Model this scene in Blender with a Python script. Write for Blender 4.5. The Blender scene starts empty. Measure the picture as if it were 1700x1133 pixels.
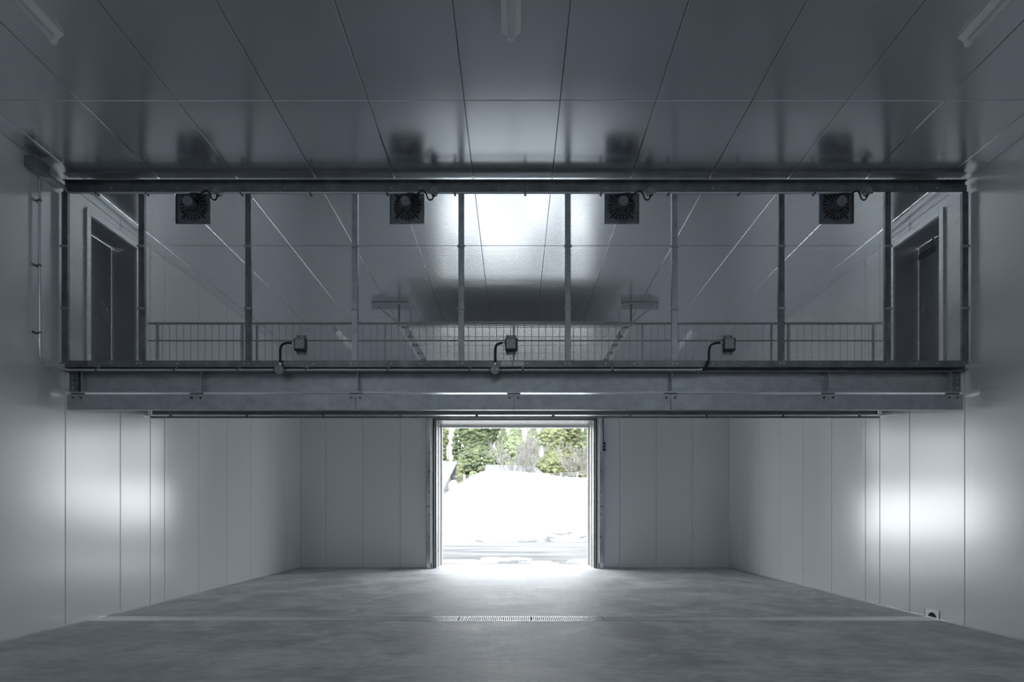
import bpy, math, random
from mathutils import Vector, Matrix, noise

SC = bpy.context.scene
COL = SC.collection
R = math.radians
PI = math.pi

# ------------------------------------------------------------------ camera, light, exposure
F = 926.0                 # focal length in pixels of the 1700 px wide frame
CH = 1.43                 # camera height
VX, VY = 855.0, 856.0     # vanishing point in the frame
cd = bpy.data.cameras.new('camera')
cd.sensor_width = 36.0
cd.lens = F / 1700 * 36
cd.shift_x = (850 - VX) / 1700
cd.shift_y = (VY - 566.5) / 1700
cd.clip_start = 0.05
cd.clip_end = 500
cam = bpy.data.objects.new('camera', cd)
cam.location = (0, 0, CH)
cam.rotation_euler = (PI / 2, 0, 0)
COL.objects.link(cam)
SC.camera = cam

world = bpy.data.worlds.new('world')
SC.world = world
world.use_nodes = True
wn = world.node_tree
bgn = wn.nodes['Background']
bgn.inputs['Color'].default_value = (0.92, 0.965, 1.0, 1)
bgn.inputs['Strength'].default_value = 4.6

sd = bpy.data.lights.new('sun', 'SUN')
sd.energy = 4.5
sd.angle = R(3)
sd.color = (1.0, 0.98, 0.95)
sun = bpy.data.objects.new('sun', sd)
sun.rotation_euler = (R(50), 0, R(-22))     # from behind the building, over its roof, onto the snow bank
COL.objects.link(sun)

pd = bpy.data.lights.new('door_portal', 'AREA')
pd.shape = 'RECTANGLE'
pd.size, pd.size_y = 4.2, 3.9
pd.cycles.is_portal = True
po = bpy.data.objects.new('door_portal', pd)
po.location = (0, 16.3, 1.97)
po.rotation_euler = (R(-90), 0, 0)
COL.objects.link(po)

SC.view_settings.view_transform = 'Standard'
SC.view_settings.look = 'None'
SC.view_settings.gamma = 1
SC.view_settings.use_curve_mapping = False
SC.view_settings.exposure = 0.75
SC.cycles.max_bounces = 10
SC.cycles.diffuse_bounces = 6
SC.cycles.glossy_bounces = 6
SC.cycles.transparent_max_bounces = 8
SC.cycles.sample_clamp_indirect = 12
SC.cycles.caustics_reflective = True
SC.cycles.blur_glossy = 0.5
SC.cycles.use_denoising = True
try:
    SC.cycles.use_guiding = True
except Exception:
    pass


# ------------------------------------------------------------------ helpers
def P(px, py, d):
    return Vector(((px - VX) * d / F, d, CH + (VY - py) * d / F))


def PX(px, d):
    return (px - VX) * d / F


def PZ(py, d):
    return CH + (VY - py) * d / F


class MB:
    def __init__(s):
        s.v = []
        s.f = []
        s.sm = []

    def add(s, vs, fs, smooth=False):
        n = len(s.v)
        s.v.extend([tuple(v) for v in vs])
        for f in fs:
            s.f.append([i + n for i in f])
            s.sm.append(smooth)
        return s

    def box(s, x0, x1, y0, y1, z0, z1):
        vs = [(x, y, z) for z in (z0, z1) for y in (y0, y1) for x in (x0, x1)]
        fs = [(0, 2, 3, 1), (4, 5, 7, 6), (0, 1, 5, 4), (2, 6, 7, 3), (0, 4, 6, 2), (1, 3, 7, 5)]
        return s.add(vs, fs)

    def cyl(s, a, b, r, n=12, r2=None, cap=True, smooth=True):
        a, b = Vector(a), Vector(b)
        r2 = r if r2 is None else r2
        d = (b - a).normalized()
        u = d.orthogonal().normalized()
        w = d.cross(u)
        vs = []
        for c, rr in ((a, r), (b, r2)):
            for i in range(n):
                t = 2 * PI * i / n
                vs.append(c + rr * (u * math.cos(t) + w * math.sin(t)))
        s.add(vs, [(i, (i + 1) % n, n + (i + 1) % n, n + i) for i in range(n)], smooth)
        if cap:
            s.add(vs, [tuple(range(n))[::-1], tuple(range(n, 2 * n))])
        return s

    def tube(s, pts, r, n=8, cap=True):
        pts = [Vector(p) for p in pts]
        m = len(pts)
        rr = r if isinstance(r, (list, tuple)) else [r] * m
        t0 = (pts[1] - pts[0]).normalized()
        u = t0.orthogonal().normalized()
        vs = []
        for k in range(m):
            if k == 0:
                t = t0
            elif k == m - 1:
                t = (pts[k] - pts[k - 1]).normalized()
            else:
                t = ((pts[k + 1] - pts[k]).normalized() + (pts[k] - pts[k - 1]).normalized()).normalized()
            u = (u - t * u.dot(t)).normalized()
            w = t.cross(u)
            for i in range(n):
                a = 2 * PI * i / n
                vs.append(pts[k] + rr[k] * (u * math.cos(a) + w * math.sin(a)))
        fs = []
        for k in range(m - 1):
            for i in range(n):
                j = (i + 1) % n
                fs.append((k * n + i, k * n + j, (k + 1) * n + j, (k + 1) * n + i))
        s.add(vs, fs, True)
        if cap:
            s.add(vs, [tuple(range(n))[::-1], tuple((m - 1) * n + i for i in range(n))])
        return s

    def prism(s, pts, axis, a, b):
        """pts: 2-d outline; axis 'x': pts=(y,z); 'y': (x,z); 'z': (x,y)"""
        n = len(pts)
        vs = []
        for c in (a, b):
            for p, q in pts:
                vs.append({'x': (c, p, q), 'y': (p, c, q), 'z': (p, q, c)}[axis])
        fs = [(i, (i + 1) % n, n + (i + 1) % n, n + i) for i in range(n)]
        fs += [tuple(range(n))[::-1], tuple(range(n, 2 * n))]
        return s.add(vs, fs)

    def ring(s, c, r0, r1, y0, y1, n=32):
        """ring about the y axis"""
        vs = []
        for rr, yy in ((r0, y0), (r1, y0), (r1, y1), (r0, y1)):
            for i in range(n):
                t = 2 * PI * i / n
                vs.append((c[0] + rr * math.cos(t), yy, c[2] + rr * math.sin(t)))
        fs = []
        for k in range(4):
            for i in range(n):
                j = (i + 1) % n
                fs.append((k * n + i, k * n + j, ((k + 1) % 4) * n + j, ((k + 1) % 4) * n + i))
        return s.add(vs, fs, False)

    def build(s, name, mat, parent=None, bevel=0, seg=1):
        me = bpy.data.meshes.new(name)
        me.from_pydata(s.v, [], s.f)
        me.polygons.foreach_set('use_smooth', s.sm)
        me.materials.append(mat)
        me.update()
        import bmesh
        bm = bmesh.new()
        bm.from_mesh(me)
        bmesh.ops.recalc_face_normals(bm, faces=bm.faces)
        bm.to_mesh(me)
        bm.free()
        o = bpy.data.objects.new(name, me)
        COL.objects.link(o)
        if parent is not None:
            o.parent = parent
            if parent.type == 'EMPTY' or parent.parent is not None or True:
                pm = world_loc(parent)
                o.location = Vector((0, 0, 0)) - pm
        if bevel:
            b = o.modifiers.new('bevel', 'BEVEL')
            b.width = bevel
            b.segments = seg
            b.limit_method = 'ANGLE'
        return o


def world_loc(o):
    v = Vector(o.location)
    while o.parent is not None:
        o = o.parent
        v += Vector(o.location)
    return v


def tag(o, label, cat, group=None, kind=None):
    if label:
        o['label'] = label
    if cat:
        o['category'] = cat
    if group:
        o['group'] = group
    if kind:
        o['kind'] = kind
    return o


def thing(name, loc, label, cat, group=None):
    o = bpy.data.objects.new(name, None)
    o.empty_display_size = 0.1
    o.location = loc
    COL.objects.link(o)
    return tag(o, label, cat, group)


def struct(o, label=None, cat=None):
    o['kind'] = 'structure'
    if label:
        o['label'] = label
    if cat:
        o['category'] = cat
    return o


def copy_tree(o, parent=None):
    c = o.copy()
    COL.objects.link(c)
    c.parent = parent
    for ch in [x for x in bpy.data.objects if x.parent == o]:
        copy_tree(ch, c)
    return c


def arc(c, r, a0, a1, axis='y', n=8):
    out = []
    for i in range(n + 1):
        a = R(a0 + (a1 - a0) * i / n)
        if axis == 'y':
            out.append(Vector((c[0] + r * math.cos(a), c[1], c[2] + r * math.sin(a))))
        else:
            out.append(Vector((c[0], c[1] + r * math.cos(a), c[2] + r * math.sin(a))))
    return out


# ------------------------------------------------------------------ materials
def mat(name, col, rough=0.5, metal=0.0, spec=0.5, nscale=0, namt=0.0, nstretch=(1, 1, 1), bump=0.0, bscale=40, rvar=0.0, col2=None, aniso=0.0):
    m = bpy.data.materials.new(name)
    m.use_nodes = True
    nt = m.node_tree
    b = nt.nodes['Principled BSDF']
    b.inputs['Base Color'].default_value = (*col, 1)
    b.inputs['Roughness'].default_value = rough
    b.inputs['Metallic'].default_value = metal
    b.inputs['Specular IOR Level'].default_value = spec
    if aniso:
        b.inputs['Anisotropic'].default_value = aniso
    if nscale or bump:
        tc = nt.nodes.new('ShaderNodeNewGeometry')
        mp = nt.nodes.new('ShaderNodeMapping')
        mp.inputs['Scale'].default_value = nstretch
        nt.links.new(tc.outputs['Position'], mp.inputs['Vector'])
    if nscale:
        n = nt.nodes.new('ShaderNodeTexNoise')
        n.inputs['Scale'].default_value = nscale
        n.inputs['Detail'].default_value = 6
        n.inputs['Roughness'].default_value = 0.6
        nt.links.new(mp.outputs['Vector'], n.inputs['Vector'])
        cr = nt.nodes.new('ShaderNodeValToRGB')
        a = tuple(c * (1 - namt) for c in col) if col2 is None else col2
        z = tuple(min(1, c * (1 + namt)) for c in col) if col2 is None else col
        cr.color_ramp.elements[0].position = 0.3
        cr.color_ramp.elements[1].position = 0.7
        cr.color_ramp.elements[0].color = (*a, 1)
        cr.color_ramp.elements[1].color = (*z, 1)
        nt.links.new(n.outputs['Fac'], cr.inputs['Fac'])
        nt.links.new(cr.outputs['Color'], b.inputs['Base Color'])
        if rvar:
            mr = nt.nodes.new('ShaderNodeMapRange')
            mr.inputs['From Min'].default_value = 0.3
            mr.inputs['From Max'].default_value = 0.7
            mr.inputs['To Min'].default_value = rough - rvar
            mr.inputs['To Max'].default_value = rough + rvar
            nt.links.new(n.outputs['Fac'], mr.inputs['Value'])
            nt.links.new(mr.outputs['Result'], b.inputs['Roughness'])
    if bump:
        n2 = nt.nodes.new('ShaderNodeTexNoise')
        n2.inputs['Scale'].default_value = bscale
        n2.inputs['Detail'].default_value = 4
        nt.links.new(mp.outputs['Vector'], n2.inputs['Vector'])
        bp = nt.nodes.new('ShaderNodeBump')
        bp.inputs['Strength'].default_value = bump
        bp.inputs['Distance'].default_value = 0.01
        nt.links.new(n2.outputs['Fac'], bp.inputs['Height'])
        nt.links.new(bp.outputs['Normal'], b.inputs['Normal'])
    return m


M = {}
M['ceil'] = mat('ceiling_coated_steel', (0.88, 0.905, 0.93), 0.2, 0.84)
M['wall'] = mat('wall_coated_steel', (0.81, 0.825, 0.84), 0.19, 0.12, 0.38)
M['seam'] = mat('seam_sealant', (0.06, 0.065, 0.07), 0.7)
M['galv'] = mat('galvanised_steel', (0.46, 0.485, 0.51), 0.36, 0.72, nscale=7, namt=0.16, nstretch=(1, 1, 1.5), rvar=0.03)
M['galv_dark'] = mat('dark_galvanised_steel', (0.22, 0.235, 0.25), 0.38, 0.85, nscale=6, namt=0.3, rvar=0.06)
M['mesh'] = mat('mesh_steel', (0.62, 0.64, 0.66), 0.45, 0.35)
M['bars'] = mat('zinc_grating', (0.9, 0.91, 0.92), 0.35, 0.1)
M['zinc'] = mat('bright_zinc', (0.7, 0.73, 0.76), 0.25, 0.9)
M['stainless'] = mat('stainless_steel', (0.62, 0.63, 0.64), 0.14, 1.0, bump=0.25, bscale=5)
M['frame'] = mat('frame_aluminium', (0.78, 0.8, 0.82), 0.35, 0.5)
M['white'] = mat('white_enamel', (0.9, 0.91, 0.92), 0.35)
M['lens'] = mat('tube_glass_white', (0.75, 0.77, 0.78), 0.25)
M['black'] = mat('black_plastic', (0.012, 0.013, 0.014), 0.35)
M['darkmetal'] = mat('dark_painted_metal', (0.05, 0.054, 0.058), 0.4, 0.4)
M['box'] = mat('grey_box_metal', (0.3, 0.32, 0.34), 0.4, 0.7)
M['door'] = mat('door_leaf_paint', (0.3, 0.32, 0.345), 0.4, 0.3)
M['panel'] = mat('overhead_door_skin', (0.9, 0.905, 0.91), 0.25, 0.5)
M['rubber'] = mat('rubber_seal', (0.02, 0.02, 0.022), 0.6)
M['plate'] = mat('outlet_plate', (0.7, 0.73, 0.76), 0.4, 0.3)
M['soffit'] = mat('door_reveal_paint', (0.24, 0.235, 0.225), 0.45, 0.2)
M['hole'] = mat('hole_black', (0.008, 0.008, 0.01), 0.8)


def floor_material():
    m = mat('concrete_floor', (0.3, 0.32, 0.345), 0.42, 0.0, 0.5)
    nt = m.node_tree
    b = nt.nodes['Principled BSDF']
    g = nt.nodes.new('ShaderNodeNewGeometry')

    def noi(scale, stretch, det=6, dist=0.0):
        mp = nt.nodes.new('ShaderNodeMapping')
        mp.inputs['Scale'].default_value = stretch
        nt.links.new(g.outputs['Position'], mp.inputs['Vector'])
        n = nt.nodes.new('ShaderNodeTexNoise')
        n.inputs['Scale'].default_value = scale
        n.inputs['Detail'].default_value = det
        n.inputs['Roughness'].default_value = 0.62
        n.inputs['Distortion'].default_value = dist
        nt.links.new(mp.outputs['Vector'], n.inputs['Vector'])
        return n.outputs['Fac']

    def mth(op, a, bb=None, clamp=False):
        q = nt.nodes.new('ShaderNodeMath')
        q.operation = op
        q.use_clamp = clamp
        for i, x in enumerate((a, bb)):
            if x is None:
                continue
            if isinstance(x, (int, float)):
                q.inputs[i].default_value = x
            else:
                nt.links.new(x, q.inputs[i])
        return q.outputs[0]
    a = noi(1.1, (1, 1, 1), 8, 0.6)
    c = noi(5, (0.6, 1.4, 1), 8, 1.2)
    d = noi(0.45, (1, 1, 1), 3)
    s = mth('ADD', mth('MULTIPLY', a, 0.5), mth('MULTIPLY', c, 0.35))
    s = mth('ADD', s, mth('MULTIPLY', d, 0.25))
    # tyre arcs worn into the concrete: rings about points by the drain
    tot = None
    for cx, cy, rad, w in ((-0.6, 8.9, 1.9, .05), (0.4, 6.6, 1.35, .06), (-1.0, 11.2, 2.6, .05), (2.2, 8.4, 1.2, .04)):
        sep = nt.nodes.new('ShaderNodeVectorMath')
        sep.operation = 'DISTANCE'
        nt.links.new(g.outputs['Position'], sep.inputs[0])
        sep.inputs[1].default_value = (cx, cy, 0)
        e = mth('SUBTRACT', sep.outputs['Value'], rad)
        e = mth('ABSOLUTE', e)
        e = mth('SUBTRACT', 1.0, mth('DIVIDE', e, w), True)
        tot = e if tot is None else mth('MAXIMUM', tot, e)
    brk = noi(2.3, (1, 1, 1), 6)
    brk = mth('MULTIPLY', mth('SUBTRACT', brk, 0.5, False), 6, True)
    tot = mth('MULTIPLY', mth('MULTIPLY', tot, brk), 0.16)
    s = mth('ADD', s, tot)
    cr = nt.nodes.new('ShaderNodeValToRGB')
    cr.color_ramp.elements[0].position = 0.46
    cr.color_ramp.elements[0].color = (0.38, 0.395, 0.41, 1)
    cr.color_ramp.elements[1].position = 0.66
    cr.color_ramp.elements[1].color = (0.72, 0.74, 0.76, 1)
    nt.links.new(s, cr.inputs['Fac'])
    nt.links.new(cr.outputs['Color'], b.inputs['Base Color'])
    mr = nt.nodes.new('ShaderNodeMapRange')
    mr.inputs['From Min'].default_value = 0.4
    mr.inputs['From Max'].default_value = 0.7
    mr.inputs['To Min'].default_value = 0.5
    mr.inputs['To Max'].default_value = 0.7
    nt.links.new(s, mr.inputs['Value'])
    nt.links.new(mr.outputs['Result'], b.inputs['Roughness'])
    bp = nt.nodes.new('ShaderNodeBump')
    bp.inputs['Strength'].default_value = 0.25
    bp.inputs['Distance'].default_value = 0.01
    nt.links.new(c, bp.inputs['Height'])
    nt.links.new(bp.outputs['Normal'], b.inputs['Normal'])
    return m


M['floor'] = floor_material()


def ramp_material(name, stops, scale, rough=0.8, stretch=(1, 1, 1), detail=8, bump=0.3, dist=0.3):
    m = mat(name, stops[0][1], rough)
    nt = m.node_tree
    b = nt.nodes['Principled BSDF']
    g = nt.nodes.new('ShaderNodeNewGeometry')
    mp = nt.nodes.new('ShaderNodeMapping')
    mp.inputs['Scale'].default_value = stretch
    nt.links.new(g.outputs['Position'], mp.inputs['Vector'])
    n = nt.nodes.new('ShaderNodeTexNoise')
    n.inputs['Scale'].default_value = scale
    n.inputs['Detail'].default_value = detail
    n.inputs['Distortion'].default_value = dist
    nt.links.new(mp.outputs['Vector'], n.inputs['Vector'])
    cr = nt.nodes.new('ShaderNodeValToRGB')
    els = cr.color_ramp.elements
    while len(els) < len(stops):
        els.new(0.5)
    for e, (p, c) in zip(els, stops):
        e.position = p
        e.color = (*c, 1)
    nt.links.new(n.outputs['Fac'], cr.inputs['Fac'])
    nt.links.new(cr.outputs['Color'], b.inputs['Base Color'])
    if bump:
        bp = nt.nodes.new('ShaderNodeBump')
        bp.inputs['Strength'].default_value = bump
        bp.inputs['Distance'].default_value = 0.05
        nt.links.new(n.outputs['Fac'], bp.inputs['Height'])
        nt.links.new(bp.outputs['Normal'], b.inputs['Normal'])
    return m


# ------------------------------------------------------------------ the room
HW = 5.78          # half width
YF = 15.05         # inner face of the far wall
YO = 16.10         # outer face
YB = -5.0          # wall behind the camera


def zc(y):
    return 5.72 - 0.026 * (y - 7.09)


def ceiling():
    b = MB()
    xs = [-5.78] + [-0.03 - 0.5 + k for k in range(-5, 7)] + [5.78]
    xs = [x for x in xs if -5.781 <= x <= 5.781]
    ys = [YB, -3.1, -0.13, 2.84, 5.81, 8.78, 11.75, 14.72, YF]
    g, ch = 0.003, 0.006
    for i in range(len(xs) - 1):
        for j in range(len(ys) - 1):
            x0, x1, y0, y1 = xs[i] + g, xs[i + 1] - g, ys[j] + g, ys[j + 1] - g
            lo = [(x0 + ch, y0 + ch), (x1 - ch, y0 + ch), (x1 - ch, y1 - ch), (x0 + ch, y1 - ch)]
            hi = [(x0, y0), (x1, y0), (x1, y1), (x0, y1)]
            vs = [(x, y, zc(y)) for x, y in lo] + [(x, y, zc(y) + ch) for x, y in hi] + [(x, y, zc(y) + 0.03) for x, y in hi]
            fs = [(0, 3, 2, 1)]
            for k in range(4):
                q = (k + 1) % 4
                fs += [(k, q, 4 + q, 4 + k), (4 + k, 4 + q, 8 + q, 8 + k)]
            fs.append((8, 9, 10, 11))
            b.add(vs, fs)
    o = b.build('ceiling', M['ceil'])
    struct(o)
    r = MB()
    r.add([(-HW - .4, YB - .2, zc(YB) + .035), (HW + .4, YB - .2, zc(YB) + .035), (HW + .4, YO, zc(YO) + .035), (-HW - .4, YO, zc(YO) + .035),
           (-HW - .4, YB - .2, zc(YB) + .4), (HW + .4, YB - .2, zc(YB) + .4), (HW + .4, YO, zc(YO) + .4), (-HW - .4, YO, zc(YO) + .4)],
          [(0, 3, 2, 1), (4, 5, 6, 7), (0, 1, 5, 4), (1, 2, 6, 5), (2, 3, 7, 6), (3, 0, 4, 7)])
    r.build('roof_slab', M['seam'], o)


ceiling()


def side_wall(sgn, name):
    """vertical steel panels; an opening with the walkway door"""
    y_open = (7.57, 8.48)
    z_open = (3.35, 5.50)
    seams = [YB, -3.87, -2.86, -1.86, -0.85, 0.15, 1.16, 2.16, 3.16, 4.17, 5.17, 6.17, 7.17, 8.17, 8.84, 9.2, 10.19, 11.19, 12.19, 13.19, 14.19, YF]
    b = MB()
    g, ch, th = 0.0025, 0.005, 0.04

    def panel(y0, y1, z0, z1, gz0=0.0, gz1=0.0, g0=True, g1=True):
        a0 = y0 + (g if g0 else 0)
        a1 = y1 - (g if g1 else 0)
        c0 = ch if g0 else 0
        c1 = ch if g1 else 0
        X = sgn * HW
        vs = [(X, a0 + c0, z0), (X, a1 - c1, z0), (X, a1 - c1, z1), (X, a0 + c0, z1),
              (X + sgn * ch, a0, z0), (X + sgn * ch, a1, z0), (X + sgn * ch, a1, z1), (X + sgn * ch, a0, z1),
              (X + sgn * th, a0, z0), (X + sgn * th, a1, z0), (X + sgn * th, a1, z1), (X + sgn * th, a0, z1)]
        fs = [(0, 1, 2, 3)]
        for k in range(4):
            q = (k + 1) % 4
            fs += [(k, q, 4 + q, 4 + k), (4 + k, 4 + q, 8 + q, 8 + k)]
        fs.append((8, 11, 10, 9))
        b.add(vs, fs)
    for i in range(len(seams) - 1):
        y0, y1 = seams[i], seams[i + 1]
        top = zc(y0) + 0.02
        if y1 <= y_open[0] or y0 >= y_open[1]:
            panel(y0, y1, 0.0, top)
            continue
        cuts = [y0] + [c for c in y_open if y0 < c < y1] + [y1]
        for k in range(len(cuts) - 1):
            a, c = cuts[k], cuts[k + 1]
            inside = a >= y_open[0] - 1e-6 and c <= y_open[1] + 1e-6
            if inside:
                panel(a, c, 0.0, z_open[0], g0=(k == 0), g1=(k == len(cuts) - 2))
                panel(a, c, z_open[1], top, g0=(k == 0), g1=(k == len(cuts) - 2))
            else:
                panel(a, c, 0.0, top, g0=(k == 0), g1=(k == len(cuts) - 2))
    o = b.build(name, M['wall'])
    struct(o)
    # dark core behind the seams, with the same opening; its reveal lines the passage
    X0, X1 = sgn * (HW + 0.041), sgn * (HW + 0.36)
    xa, xb = min(X0, X1), max(X0, X1)
    c = MB()
    c.box(xa, xb, YB, y_open[0], 0, 6.0)
    c.box(xa, xb, y_open[1], YF, 0, 6.0)
    c.box(xa, xb, y_open[0], y_open[1], 0, z_open[0])
    c.box(xa, xb, y_open[0], y_open[1], z_open[1], 6.0)
    c.build('wall_core', M['seam'], o)
    return o


side_wall(-1, 'wall_left')
side_wall(1, 'wall_right')


def passage_door(sgn, n):
    y0, y1, z0, z1 = 7.57, 8.48, 3.35, 5.50
    r = bpy.data.objects.new('door_%d' % n, None)
    r.location = (sgn * HW, (y0 + y1) / 2, z0)
    COL.objects.link(r)
    struct(r)
    S = lambda a, c: (min(sgn * a, sgn * c), max(sgn * a, sgn * c))
    # lining of the passage
    li = MB()
    xa, xb = S(HW + 0.004, HW + 0.36)
    li.box(xa, xb, y1 - 0.012, y1 - 0.0005, z0, z1)
    li.box(xa, xb, y0 + 0.0005, y0 + 0.012, z0, z1)
    li.box(xa, xb, y0 + 0.012, y1 - 0.012, z1 - 0.012, z1 - 0.0005)
    li.build('passage_lining', M['door'], r)
    # trim around the opening
    fr = MB()
    xa, xb = S(HW - 0.03, HW - 0.001)
    w = 0.075
    fr.box(xa, xb, y0 - w, y0, z0 - 0.02, z1 + w)
    fr.box(xa, xb, y1, y1 + w, z0 - 0.02, z1 + w)
    fr.box(xa, xb, y0, y1, z1, z1 + w)
    fr.build('door_frame', M['frame'], r, bevel=0.004)
    lf = MB()
    xa, xb = S(HW + 0.345, HW + 0.395)
    lf.box(xa, xb, y0 + 0.02, y1 - 0.02, z0 + 0.01, z1 - 0.02)
    leaf = lf.build('door_leaf', M['door'], r, bevel=0.003)
    h = MB()
    hy = 8.30
    hx = sgn * (HW + 0.345)
    h.box(min(hx, hx - sgn * 0.012), max(hx, hx - sgn * 0.012), hy - 0.03, hy + 0.03, 4.36, 4.62)
    h.tube([(hx - sgn * 0.008, hy, 4.42), (hx - sgn * 0.055, hy, 4.43), (hx - sgn * 0.055, hy, 4.56), (hx - sgn * 0.008, hy, 4.57)], 0.011, 8)
    h.build('handle', M['zinc'], leaf)
    if sgn > 0:
        k = MB()
        k.box(hx - 0.05, hx, 8.12, 8.4, 5.28, 5.35)
        k.tube([(hx - 0.04, 8.14, 5.31), (hx - 0.2, 7.9, 5.38), (hx - 0.05, 7.72, 5.4)], 0.012, 6)
        k.build('door_closer', M['darkmetal'], leaf)


passage_door(-1, 2)
passage_door(1, 3)


def far_wall():
    b = MB()
    g, ch = 0.0025, 0.005
    OW, OZ = 2.39, 4.10      # panel edge of the opening, behind the door guards
    xl = [-5.78, -5.10, -4.10, -3.10, -OW]
    xr = [OW, 2.82, 3.81, 4.79, 5.78]
    top = zc(YF) + 0.02

    def pan(x0, x1, z0, z1):
        a0, a1 = x0 + g, x1 - g
        vs = [(a0 + ch, YF, z0), (a1 - ch, YF, z0), (a1 - ch, YF, z1), (a0 + ch, YF, z1),
              (a0, YF + ch, z0), (a1, YF + ch, z0), (a1, YF + ch, z1), (a0, YF + ch, z1),
              (a0, YF + .04, z0), (a1, YF + .04, z0), (a1, YF + .04, z1), (a0, YF + .04, z1)]
        fs = [(0, 1, 2, 3)]
        for k in range(4):
            q = (k + 1) % 4
            fs += [(k, q, 4 + q, 4 + k), (4 + k, 4 + q, 8 + q, 8 + k)]
        fs.append((8, 11, 10, 9))
        b.add(vs, fs)
    for xs in (xl, xr):
        for i in range(4):
            pan(xs[i], xs[i + 1], 0, top)
    for x0, x1 in ((-OW, -1.5), (-1.5, -.5), (-.5, .5), (.5, 1.5), (1.5, OW)):
        pan(x0, x1, OZ, top)
    o = b.build('wall_back', M['wall'])
    struct(o)
    c = MB()
    W = 2.17
    c.box(-HW - .4, -W, YF + .041, YO, 0, 6.0)
    c.box(W, HW + .4, YF + .041, YO, 0, 6.0)
    c.box(-W, W, YF + .041, YO, 4.06, 6.0)
    c.build('wall_core', M['seam'], o)


far_wall()

wf = MB()
wf.box(-HW - .4, HW + .4, YB - .25, YB, 0, 6.1)
struct(wf.build('wall_front', M['wall']))

fl = MB()
FY0, FY1 = 7.54, 7.86      # the drain slot
fl.box(-HW - .4, HW + .4, YB - .25, FY0, -0.25, 0)
fl.box(-HW - .4, HW + .4, FY1, YO, -0.25, 0)
fl.box(-HW - .4, HW + .4, FY0, FY1, -0.25, -0.12)
struct(fl.build('floor', M['floor']))

# strips at the foot of the walls (a shallow dark joint is visible along the base)
for sgn, nm in ((-1, 'baseboard_left'), (1, 'baseboard_right')):
    t = MB()
    X = sgn * HW
    t.box(min(X, X - sgn * .006), max(X, X - sgn * .006), YB + .01, YF - .01, 0.0, 0.022)
    struct(t.build(nm, M['galv']))
t = MB()
t.box(-HW + .01, -2.5, YF - .006, YF, 0, 0.022)
t.box(2.5, HW - .01, YF - .006, YF, 0, 0.022)
struct(t.build('baseboard_back', M['galv']))

# ------------------------------------------------------------------ the overhead door, its reveal and guards
rv = MB()
W = 2.13
rv.box(-W - .04, -W, YF + .05, YO + .02, 0, 4.0)
rv.box(W, W + .04, YF + .05, YO + .02, 0, 4.0)
rv.box(-W - .04, W + .04, YF + .05, YO + .02, 4.0, 4.06)
struct(rv.build('trim_1', M['soffit']))
tr = MB()
for s in (-1, 1):
    xa = s * 2.085
    tr.box(min(xa, s * W), max(xa, s * W), YO - .10, YO - .02, 0, 3.94)
    xa = s * 2.105
    tr.box(min(xa, s * W), max(xa, s * W), YO - .62, YO - .56, 0, 3.99)
tr.box(-2.13, 2.13, YO - .10, YO - .02, 3.94, 4.0)
struct(tr.build('trim_2', M['white'], bevel=.004))
th = MB()
th.box(-W, W, YO - .12, YO + .05, 0.0, 0.012)
for k in range(10):
    th.cyl((-1.9 + k * .42, YO - .03, .012), (-1.9 + k * .42, YO - .03, .018), .012, 8)
struct(th.build('trim_3', M['zinc']))


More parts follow.
